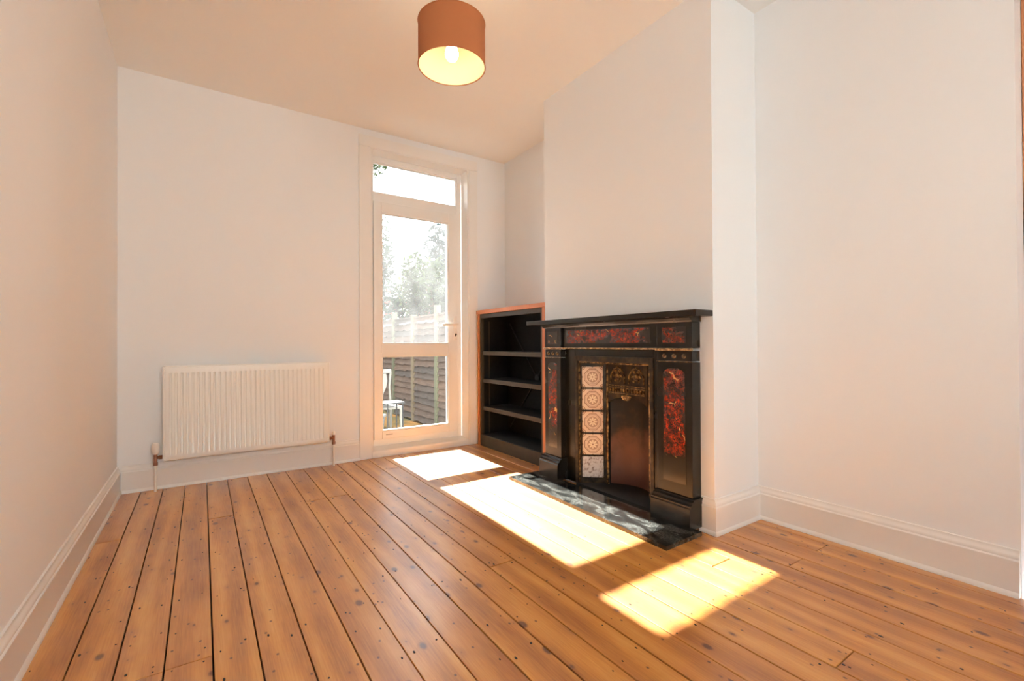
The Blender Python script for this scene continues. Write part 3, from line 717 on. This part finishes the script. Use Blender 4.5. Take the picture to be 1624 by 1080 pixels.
# trees and shrubs beyond the fence
def foliage(name, c, rad, n, leaf, seed, mat, label, cat='tree', group='plants beyond the fence', blossom=0, trunk=True):
    rq = random.Random(seed); rt_ = root(name, (c[0], c[1], GZ), label, cat, group)
    blobs = [(Vector((rq.uniform(-.6, .6)*rad[0], rq.uniform(-.6, .6)*rad[1], rq.uniform(-.65, .65)*rad[2])), rq.uniform(.25, .5)) for _ in range(14)]
    def pt():
        b, s = rq.choice(blobs)
        while True:
            v = Vector((rq.uniform(-1, 1), rq.uniform(-1, 1), rq.uniform(-1, 1)))
            if v.length < 1: break
        return Vector(c) + b + Vector((v.x*rad[0], v.y*rad[1], v.z*rad[2]))*s
    def cloud(nm, n, leaf, mat):
        vs_, fs = [], []
        for i in range(n):
            p = pt(); p.z = max(p.z, GZ+.1)
            u = Vector((rq.gauss(0, 1), rq.gauss(0, 1), rq.gauss(0, 1))).normalized(); v = u.orthogonal().normalized(); s = leaf*rq.uniform(.6, 1.3)
            k = len(vs_); vs_ += [p-u*s, p+v*s*.45, p+u*s, p-v*s*.45]; fs += [(k, k+1, k+2, k+3)]
        me = bpy.data.meshes.new(nm); me.from_pydata([tuple(v - Vector((c[0], c[1], GZ))) for v in vs_], [], fs); me.materials.append(M[mat])
        o = bpy.data.objects.new(nm, me); link(o, rt_); WL[o.name] = Vector((c[0], c[1], GZ)); o['kind'] = 'stuff'
    cloud('leaves', n, leaf, mat)
    if blossom: cloud('blossom', blossom, leaf*1.2, 'red_petal')
    if trunk:
        bm = BM(); tube(bm, [(c[0], c[1], GZ), (c[0]+.05, c[1]+.04, (GZ+c[2])/2), (c[0], c[1], c[2])], [.09, .07, .03], 8)
        for q in range(5):
            b = blobs[q][0]; tube(bm, [(c[0], c[1], c[2]-rad[2]*.6), tuple(Vector(c)+b*.5), tuple(Vector(c)+b)], [.04, .03, .012], 6)
        obj('trunk', bm, 'bark', rt_, smooth=True)
foliage('shrub', (3.75, 8.2, 1.3), (.75, .9, 1.5), 4200, .075, 1, 'leaf_light', 'light green leafy shrub rising over the fence on the right', 'shrub')
foliage('flowering_shrub', (3.75, 10.3, 1.3), (.8, 1.0, 1.45), 3600, .08, 2, 'leaf_dark', 'dark green shrub with red blossom behind the fence', 'shrub', blossom=260)
foliage('tree', (5.5, 11.6, 2.2), (1.0, 1.0, 1.9), 4200, .10, 3, 'leaf_blue', 'blue green tree behind the shrubs on the right')
foliage('tree', (4.0, 13.6, 2.6), (.8, 1.0, 2.6), 4200, .10, 4, 'leaf_dark', 'tall dark tree at the left edge of the upper pane')
foliage('overhanging_tree', (4.6, 16.0, 8.6), (1.6, 1.6, 1.7), 3600, .11, 5, 'leaf_light', 'high tree crown just showing at the top left of the transom pane')
foliage('tree', (6.6, 14.6, 2.0), (1.4, 1.4, 1.9), 4200, .11, 6, 'leaf_light', 'broad pale green tree in the distance')

foliage('shade_hedge', (1.35, 9.2, 1.25), (1.15, .6, 1.75), 12000, .09, 7, 'leaf_dark', 'dense dark hedge across the end of the garden', 'shade_hedge', trunk=False)  # added out of view to keep sun off the ground and chair
# white garden chair and dark metal stand
gx, gy = 1.86, 5.75
gc = root('garden_chair', (gx, gy, GZ), 'white garden chair with vase shaped back splat outside the door', 'chair')
bx('top_rail', gx-.145, gx+.145, gy-.015, gy+.020, GZ+.835, GZ+.885, 'garden_white', gc, .012, 3)
sp = [(-.075, .83), (-.09, .74), (-.075, .66), (-.04, .58), (-.03, .50), (-.045, .45), (.045, .45), (.03, .50), (.04, .58), (.075, .66), (.09, .74), (.075, .83)]
bm = BM(); prism(bm, [(gx+a, GZ+b) for a, b in sp], 'y', gy-.008, gy+.010); obj('splat', bm, 'garden_white', gc, .004)
bx('seat', gx-.17, gx+.17, gy-.36, gy+.02, GZ+.42, GZ+.45, 'garden_white', gc, .012, 3)
for sx in (-1, 1):
    bm = BM(); tube(bm, [(gx+sx*.145, gy+.03, GZ), (gx+sx*.14, gy+.01, GZ+.42), (gx+sx*.12, gy, GZ+.66), (gx+sx*.135, gy, GZ+.85)], [.016, .02, .014, .016], 10); obj('leg', bm, 'garden_white', gc, smooth=True)
    bm = BM(); tube(bm, [(gx+sx*.15, gy-.34, GZ), (gx+sx*.145, gy-.33, GZ+.43)], [.015, .02], 10); obj('leg', bm, 'garden_white', gc, smooth=True)
tx, ty = 1.66, 5.20
gt = root('garden_stand', (tx, ty, GZ), 'low black metal garden stand in front of the white chair', 'stand')
bm = BM(); prism(bm, [(tx-.27, ty-.12), (tx+.27, ty-.12), (tx+.27, ty+.12), (tx-.27, ty+.12)], 'z', GZ+.525, GZ+.54); obj('top', bm, 'black_metal', gt, .003)
for sx in (-1, -.3, .3, 1):
    for sy in (-1, 1):
        bm = BM(); tube(bm, [(tx+sx*.25, ty+sy*.1, GZ), (tx+sx*.25, ty+sy*.1, GZ+.525)], .009, 8); obj('leg', bm, 'black_metal', gt)
bx('lower_rail', tx-.25, tx+.25, ty-.108, ty-.092, GZ+.22, GZ+.235, 'black_metal', gt)
bm = BM(); lathe(bm, [(.07, 0), (.075, .02), (.10, .19), (.115, .20), (.115, .23), (.10, .23), (.09, .20), (.02, .19)], (2.02, 6.35, GZ), n=24)
tag(obj('plant_pot', bm, 'stone_grey', smooth=True), 'grey stone plant pot on the ground near the white chair', 'pot')
